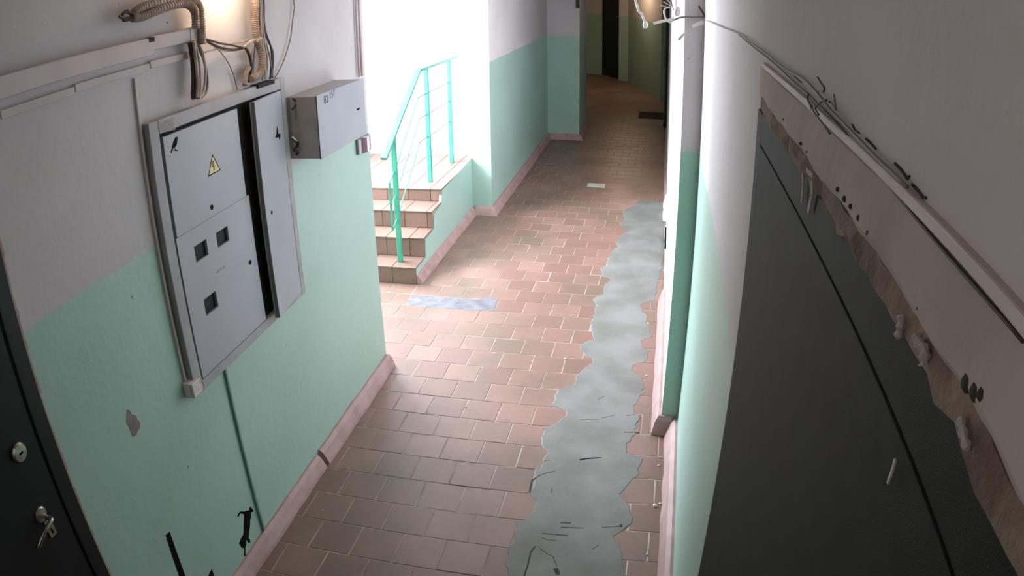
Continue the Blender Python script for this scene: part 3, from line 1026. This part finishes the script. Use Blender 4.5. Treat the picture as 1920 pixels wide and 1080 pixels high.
# right door, ajar: hinged at its right edge
hy, hz0, hz1 = 2.858, 0.965, 1.893
wdoor = 0.295
ang = math.radians(7.5)
def rdp(s, z, t):       # s: distance from hinge, t: thickness offset outward
    return Vector((PXF - .002 + s * math.sin(ang) + t * math.cos(ang), hy - s * math.cos(ang) + t * math.sin(ang), z))
b = MB()
b.prism([rdp(0, hz0, -.012), rdp(wdoor, hz0, -.012), rdp(wdoor, hz0, .004), rdp(0, hz0, .004)], (0, 0, hz1 - hz0))
RD = b.make('side_door', M['panel'], pn)
b = MB()
b.prism([rdp(wdoor, hz0, -.020), rdp(wdoor - .004, hz0, -.020), rdp(wdoor - .004, hz0, .002), rdp(wdoor, hz0, .002)], (0, 0, hz1 - hz0))
b.make('folded_edge', M['panel_edge'], RD)
c = rdp(.235, 1.418, .004)
MB().lathe(c, (1, 0.13, 0), [(-.002, .008), (.0014, .008), (.0016, 0)], 14).make('keyhole', M['black'], RD)
for z in (1.08, 1.78):
    MB().lathe((PXF + .001, hy + .004, z - .02), (0, 0, 1), [(0, .004), (.04, .004)], 10).make('hinge', M['panel_edge'], pn)


def decal(pix, X, m, name, parent, th=.0008):
    return MB().prism([at_x(u, v, X) for u, v in pix], (th, 0, 0)).make(name, m, parent)


def Zp(s, ox, oy, k): return [(ox + float(a) / k, oy + float(c) / k) for a, c in (q.split(',') for q in s.split())]
# warning triangle
decal(Zp('330,170 185,930 605,700', 380, 280, 18), DF + .0002, M['black'], 'warning_sign', UD)
decal(Zp('335,235 212,870 565,690', 380, 280, 18), DF + .0012, M['yellow'], 'warning_field', UD)
decal(Zp('335,385 370,385 362,530 400,530 392,735 372,735 372,590 325,600', 380, 280, 18), DF + .0022, M['bolt'], 'lightning_bolt', UD)
# small songbird sticker and the second one on the ajar door
decal(Zp('130,348 148,345 143,400 130,430 112,440 98,482 90,478 104,430 112,390', 300, 180, 4.5), DF + .0004, M['black'], 'bird_sticker', UD)
decal(Zp('118,434 132,450 148,455 147,462 135,463 122,462 128,452', 300, 180, 4.5), DF + .0004, M['black'], 'bird_leg', UD)
def decal_rd(s, ox, oy, k, m, name):
    P = []
    for u, v in Zp(s, ox, oy, k):
        d = ray(u, v)
        o0, n = rdp(0, 0, .0045), Vector((math.cos(ang), math.sin(ang), 0))
        org = Vector((0, 0, H))
        P.append(org + d * ((o0 - org).dot(n) / d.dot(n)))
    return MB().prism(P, (.0008, 0, 0)).make(name, m, RD)
decal_rd('988,255 994,290 998,318 1016,318 1012,368 1006,366 1004,345 990,352 972,350 984,320 984,285', 300, 180, 4.5, M['black'], 'bird_sticker')
decal_rd('1213,680 1222,738 1212,742', 300, 380, 4.5, M['crack'], 'scratch')


def text_on(txt, size, loc, parent, m, X, slant=0.0, name='writing', sy=1.0):
    cu = bpy.data.curves.new(name, 'FONT')
    cu.body = txt
    cu.size = size
    cu.extrude = 0.0002
    o = bpy.data.objects.new(name, cu)
    C.objects.link(o)
    bpy.context.view_layer.update()
    dg = bpy.context.evaluated_depsgraph_get()
    me = bpy.data.meshes.new_from_object(o.evaluated_get(dg))
    bpy.data.objects.remove(o)
    R = Matrix(((0, 0, 1), (1, 0, 0), (0, 1, 0))).to_4x4()
    me.transform(Matrix.Translation((X, loc[0], loc[1])) @ R @ Matrix.Rotation(slant, 4, 'Z') @ Matrix.Diagonal((1, sy, 1, 1)))
    me.materials.clear()
    me.materials.append(m)
    t = bpy.data.objects.new(name, me)
    C.objects.link(t)
    t.parent = parent
    t.matrix_parent_inverse = parent.matrix_world.inverted()
    if parent.parent: pass
    return t


def adopt(child, parent):
    """keep world placement of a mesh built in world coordinates"""
    pass


# ------------------------------------------------------------------ low-voltage box to the right of the panel
BXF, by0, by1, bz0, bz1 = -1.452, 2.955, 3.500, 1.560, 1.848
bxo = thing('terminal_box', (XL, 3.2, 1.56), 'grey steel terminal box with handwriting projecting from the left wall near its corner', 'terminal box')
MB().box(XL - .0, BXF - .006, by0 + .003, by1 - .003, bz0 + .003, bz1 - .003, .002).make('body', M['panel_edge'], bxo)
lid = MB().box(BXF - .003, BXF, by0, by1, bz0, bz1, .0012).make('lid', M['panel'], bxo)
MB().box(BXF - .007, BXF - .002, by0 + .002, by1 - .002, bz0 + .002, bz1 - .002).make('gasket', M['dark'], bxo)
p = at_x(672, 204, BXF)
MB().box(BXF - .001, BXF + .001, p.y - .022, p.y + .018, p.z - .004, p.z + .004).make('lock_slot', M['black'], lid)

# siren on the wall corner
sn = thing('alarm_sounder', (XL, 3.80, 1.40), 'small dark red and white alarm sounder on the wall corner below the terminal box', 'alarm')
sy0, sy1, sz0, sz1 = 3.72, 3.885, 1.400, 1.480
MB().box(XL - .0, XL + .012, sy0 - .004, sy1 + .004, sz0 - .003, sz1 + .003, .002).make('back_plate', M['wood'], sn)
def curved(y0_, y1_, bulge, m, name):
    b = MB()
    n = 6
    vs = []
    for i in range(n + 1):
        y = y0_ + (y1_ - y0_) * i / n
        s = (y - sy0) / (sy1 - sy0)
        x = XL + .012 + .030 * math.sin(math.pi * min(max(s, .02), .98)) ** 0.5
        vs += [(x, y, sz0), (x, y, sz1), (XL + .008, y, sz1), (XL + .008, y, sz0)]
    fs = [(i * 4 + j, i * 4 + (j + 1) % 4, i * 4 + 4 + (j + 1) % 4, i * 4 + 4 + j) for i in range(n) for j in range(4)]
    fs += [(0, 1, 2, 3), (n * 4, n * 4 + 3, n * 4 + 2, n * 4 + 1)]
    b.add(vs, fs)
    b.make(name, m, sn)
curved(sy0, sy0 + .012, 1, M['sirenw'], 'rim')
curved(sy0 + .012, sy0 + .062, 1, M['red'], 'red_lens')
curved(sy0 + .062, sy0 + .092, 1, M['sirenw'], 'white_band')
curved(sy0 + .092, sy1, 1, M['sirenp'], 'printed_label')

# small switch box under the panel's near corner
sy, sz = 1.962, 0.955
sb = thing('junction_box', (XL, sy, sz), 'small white square junction box at the lower near corner of the meter panel', 'junction box')
p1 = at_x(366, 727, -1.575)
MB().box(XL, XL + .034, p1.y - .030, p1.y + .030, p1.z - .030, p1.z + .030, .004).make('base', M['white'], sb)
MB().box(XL + .035, XL + .046, p1.y - .029, p1.y + .029, p1.z - .029, p1.z + .029, .004).make('cover', M['white'], sb)

# conduits painted with the wall
p = at_x(424, 702, XL + .008)
q = at_x(496, 995, XL + .008)
MB().box(XL - .002, XL + .012, (p.y + q.y) / 2 - .007, (p.y + q.y) / 2 + .007, 0.075, z0 - .0, .003).make(
    'painted_conduit', M['mintpipe'], label='narrow mint-painted conduit from the meter panel down to the skirting', cat='conduit')
MB().box(XL - .002, XL + .010, y0 - .020, y0 - .008, 1.0, 2.10, .002).make(
    'painted_conduit', M['duct'], label='narrow pale conduit running up the near edge of the meter panel', cat='conduit')
# two thin pipes at the corner of the wall above the box
for k, yy in enumerate((3.795, 3.835)):
    MB().tube([(XL + .012, yy, bz1 - .03), (XL + .012, yy, CEIL)], .007, 8, 1).make('riser_pipe', M['duct'],
        label=('thin pale riser pipe, the nearer of the pair above the terminal box', 'thin pale riser pipe at the very wall corner above the terminal box')[k], cat='pipe', smooth=True)

# peeled paint, crow-bar stripe, cat and bird silhouettes on the mint dado
def wall_decal(pix, m, name, label, cat, th=.0012, X=XL):
    return MB().prism([at_x(u, v, X) for u, v in pix], (th, 0, 0)).make(name, m, label=label, cat=cat)
k6 = 1571 / 640
wall_decal(Zp('585,313 596,318 605,335 625,342 632,358 645,375 643,400 632,415 628,430 612,438 604,425 598,402 590,388 581,375 582,345', 0, 640, k6), M['bare'], 'peeled_patch',
           'grey bare patch of peeled paint on the mint wall', 'peeled paint')
wall_decal(Zp('762,893 780,875 860,1100 830,1100', 0, 640, k6), M['black'], 'black_stripe', 'slanting black painted stripe low on the mint wall', 'stripe')
wall_decal(Zp('352,140 385,180 397,195 390,215 375,216 362,225 362,280 352,330 350,400 338,480 332,570 350,590 354,620 340,635 322,625 315,600 300,595 296,650 285,700 288,810 270,808 272,700 250,703 232,690 218,660 200,640 215,620 225,580 262,515 264,420 268,300 272,250 245,235 225,235 205,255 193,282 180,275 190,240 215,212 245,206 280,212 295,198 340,194 344,165', 420, 930, 7.2),
           M['black'], 'cat_sticker', 'black hanging cat silhouette sticker beside the mint conduit', 'sticker')
wall_decal([(397, 1067), (401, 1078), (406, 1100), (385, 1100), (391, 1078)], M['black'], 'bird_sticker', 'black bird silhouette sticker cut off low on the mint wall', 'sticker')

# ------------------------------------------------------------------ trunking and cables high on the left wall
tr = MB()
tr.box(XL - .001, XL + .040, -1.1, 1.995, 2.162, 2.222, .004)
tk = tr.make('cable_trunking', M['duct'], label='wide pale cable trunking along the top of the left wall', cat='trunking')
MB().box(XL + .030, XL + .0412, 1.968, 1.997, 2.208, 2.2235).make('open_end', M['dark'], tk)
t2 = MB().box(XL - .001, XL + .028, 1.999, 2.285, 2.178, 2.226, .004).make('cable_trunking', M['duct'], label='short narrow trunking piece ending at the conduit bend', cat='trunking')
MB().box(XL - .001, XL + .032, 2.225, 2.290, 2.174, 2.230, .004).make('connector', M['white'], t2)
for i, (a_, c_) in enumerate(((-1.1, 1.30), (1.304, 1.615), (1.619, 1.995), (1.999, 2.245))):
    MB().box(XL - .001, XL + .013, a_, c_, 2.100 + .006 * i, 2.125 + .006 * i, .002).make('cable_strip', M['duct'],
        label=('long pale cable strip low on the left wall above the black door', 'second pale cable strip piece left of the grey seam', 'third pale cable strip piece, just before the conduit', 'last short pale cable strip piece by the hanging cables')[i], cat='cable strip')
# corrugated conduits
G2 = lambda s: [(220 + float(a) / 5.4, float(c) / 5.4) for a, c in (q.split(',') for q in s.split())]
cable('corrugated_conduit', AX(XL + .045, *G2('165,130 260,70 400,30 560,-5 700,-10 790,15 835,80 850,200 858,330 862,450')), .0145, M['conduit'], 'outer beige corrugated conduit arching over the trunking', 'conduit', None, .10, 10, 10)
cable('corrugated_conduit', AX(XL + .050, *G2('150,180 260,165 380,115 520,65 640,38 720,48 775,100 790,180 795,290')), .0150, M['conduit'], 'inner beige corrugated conduit bending down into the trunking end', 'conduit', None, .10, 10, 10)
b = MB()
for pp in ('50,150 90,120 150,150', '20,165 60,185 140,180', '60,205 110,200 160,170', '100,110 130,125 160,160'):
    b.tube(AX(XL + .05, *G2(pp)), .0055, 6, 3)
b.make('cable_ends', M['cabled'], label='frayed dark cable ends sticking out of the corrugated conduits', cat='cable')
# cables looping down
loops = [('745,400 800,450 850,540 885,640 905,740 912,860 895,940 850,985', .0055, 'cableg', 'outermost grey cable of the hanging loop'),
         ('790,400 840,470 870,560 890,700 885,850 860,960 820,995', .0055, 'cableb', 'pale cable next inside the hanging loop'),
         ('755,430 775,560 785,700 790,850 785,940 790,1000', .0160, 'cabled', 'thick dark cable at the back of the hanging loop, widened for its shaded gaps'),  # made wide and dark to paint the shade between the cables
         ('770,410 805,520 825,650 835,800 835,900 820,990', .0070, 'conduit', 'thick beige cable in the middle of the hanging loop'),
         ('775,420 790,560 805,700 815,860 808,990', .0060, 'cableb', 'broad pale cable along the front of the hanging loop')]
for i, (s, r, m, lab) in enumerate(loops):
    cable('cable', AX(XL + .018 + .009 * i, *G2(s)), r, M[m], lab)
H2 = lambda s: [(370 + float(a) / 5.4, float(c) / 5.4) for a, c in (q.split(',') for q in s.split())]
hang = [('20,385 100,420 180,460 260,490 360,505 440,495 475,480', .0050, 'cabled', 'dark cable slung from the trunking to the vertical bundle', .03),
        ('30,375 120,405 240,440 340,455 420,475 470,485', .0040, 'cabled', 'thinner dark cable slung just above the other', .035),
        ('40,385 130,440 240,500 330,512 420,500 470,490', .0045, 'cableb', 'pale cable slung with the dark ones', .026),
        ('80,530 160,505 240,480 330,440 430,430 520,405', .0030, 'cableb', 'pale thin cable rising to the tie point', .02),
        ('475,470 510,520 540,600 548,690 535,760 520,830', .0065, 'cabled', 'thick dark cable curving down into the panel top', .03),
        ('470,480 500,450 545,415 590,405 650,385', .0050, 'cableb', 'pale cable tied across the vertical bundle', .045),
        ('210,495 260,560 320,650 370,770 405,910', .0022, 'cableg', 'single thin wire curving down onto the meter panel', .012),
        ('975,-10 985,60 965,200 940,400 880,600 820,730 785,785', .0030, 'cableg', 'lone grey wire hanging right of the bundle', .012),
        ('665,-10 660,150 680,300 720,420 765,520 768,650 755,790', .0040, 'cableg', 'outer grey wire on the right of the bundle', .022),
        ('660,-10 668,160 690,320 700,450 735,580 765,790', .0035, 'cableg', 'second grey wire on the right of the bundle', .028),
        ('650,-10 655,160 672,330 690,470 710,600 700,780', .0045, 'cableb', 'pale wire on the right of the bundle', .034),
        ('636,-10 640,160 650,330 668,470 690,640 660,810', .0050, 'cableb', 'pale wire beside the ribbed conduit', .038),
        ('618,-10 618,200 635,330 650,470 668,620 700,760', .0070, 'cabled', 'dark wire close against the ribbed conduit', .020),
        ('610,-10 606,150 615,300 640,420 655,540 690,700 690,800', .0040, 'cablew', 'white wire in front of the ribbed conduit edge', .046),
        ('672,-10 676,200 700,350 745,480 752,620 735,800', .0042, 'cabled', 'dark wire between the two grey ones', .026),
        ('580,410 560,520 545,640 555,720 545,800', .0045, 'cableb', 'pale wire fanning left below the tie', .030),
        ('580,410 575,520 570,640 560,790', .0040, 'cableg', 'grey wire fanning straight below the tie', .028),
        ('520,680 490,760 480,870', .0110, 'conduit', 'short ragged beige conduit end on the panel top', .030)]
def to_ceiling(P):
    return [Vector((P[0].x, P[0].y + (P[0].y - P[1].y) * .3, CEIL))] + P
for s, r, m, lab, dx in hang:
    P = AX(XL + dx, *H2(s))
    cable('cable', to_ceiling(P) if ',-10' in s else P, r, M[m], lab)
cable('corrugated_conduit', to_ceiling(AX(XL + .035, *H2('585,-10 582,100 580,200 590,290 600,370'))), .0165, M['conduit'], 'vertical ribbed conduit coming down to the tie point', 'conduit', None, .08, 10, 10)
cable('corrugated_conduit', AX(XL + .045, *H2('600,400 635,480 655,580 655,680 620,760 545,800')), .0150, M['conduit'], 'ribbed conduit bending from the tie into the panel top', 'conduit', None, .10, 10, 10)
b = MB()
b.box(XL, XL + .040, 2.66, 2.80, z1 - .012, z1 + .004)
b.make('cable_opening', M['dark'], label='dark cable opening cut in the top of the meter panel', cat='opening')
# cables in front of the terminal box's side
cable('cable', AX(XL + .05, (549, 185), (556, 192), (553, 200), (548, 205)), .005, M['cabled'], 'dark cable curl at the top of the terminal box side')
cable('cable', AX(XL + .05, (549, 260), (558, 268), (556, 276), (551, 281), (558, 285), (556, 290)), .007, M['cabled'], 'black looped cable at the bottom of the terminal box side')
cable('cable', AX(XL + .06, (548, 257), (556, 264)), .004, M['cablew'], 'short white cable stub by the terminal box')

# ------------------------------------------------------------------ lamps
lm = thing('wall_lamp', (XL, 2.47, 2.47), 'round bulkhead lamp on the left wall above the slung cables', 'lamp')
b = MB()
b.lathe((XL, 2.47, 2.47), (1, 0, 0), [(0, .05), (.03, .05), (.035, .045)], 24)
b.make('lamp_base', M['lampbase'], lm)
b = MB()
b.lathe((XL + .035, 2.47, 2.47), (1, 0, 0), [(0, .042), (.03, .046), (.06, .034), (.075, .012), (.078, 0)], 24)
b.make('globe', M['bulb'], lm, smooth=True)
for nm, (x, y), m, lab in (('ceiling_lamp', (-0.75, -0.1), M['bulbdim'], 'unseen round fill lamp added on the ceiling beside the camera'), ('ceiling_lamp', (-0.75, 15.6), M['bulbdim'], 'round dim lamp on the far corridor ceiling')):  # near lamp is added fill, out of view
    l2 = thing(nm, (x, y, CEIL), lab, 'lamp')
    MB().lathe((x, y, CEIL), (0, 0, -1), [(0, .10), (.03, .10)], 24).make('lamp_base', M['lampbase'], l2)
    MB().lathe((x, y, CEIL - .03), (0, 0, -1), [(0, .085), (.04, .08), (.07, .05), (.08, 0)], 24).make('globe', m, l2, smooth=True)

# ------------------------------------------------------------------ handwriting and the worn label
bpy.context.view_layer.update()
def put_text(txt, size, y, z, X, parent, m, slant=0.0, sy=1.0):
    t = text_on(txt, size, (y, z), parent, m, X, slant, sy=sy)
    root = parent.parent
    t.matrix_parent_inverse = parent.matrix_world.inverted()
    return t
p = at_x(607, 190, BXF)
put_text('82', .050, p.y, p.z - .012, BXF + .0003, lid, M['writing'], 0.0, 1.0)
put_text('157', .044, p.y + .062, p.z - .002, BXF + .0003, lid, M['writing'], 0.12, 1.0)
p = at_x(406, 514, DF)
put_text('AB-15 32', .016, p.y, p.z, DF + .0003, LD, M['faint'], 0.02)
MB().prism([at_x(u, v, PXF + .0002) for u, v in ((296, 231), (326, 219), (329, 243), (300, 250))], (.0006, 0, 0)).make('paper_label', M['sticker'], fr)
for k in range(4):
    p = at_x(300 + k, 235 + k * 5, PXF)
    b = MB()
    yy = p.y
    while yy < p.y + .07:
        l_ = rnd.uniform(.004, .014)
        b.box(PXF + .0009, PXF + .0013, yy, yy + l_, p.z - .001, p.z + .0015)
        yy += l_ + .005
    b.make('label_line', M['faint'], fr)
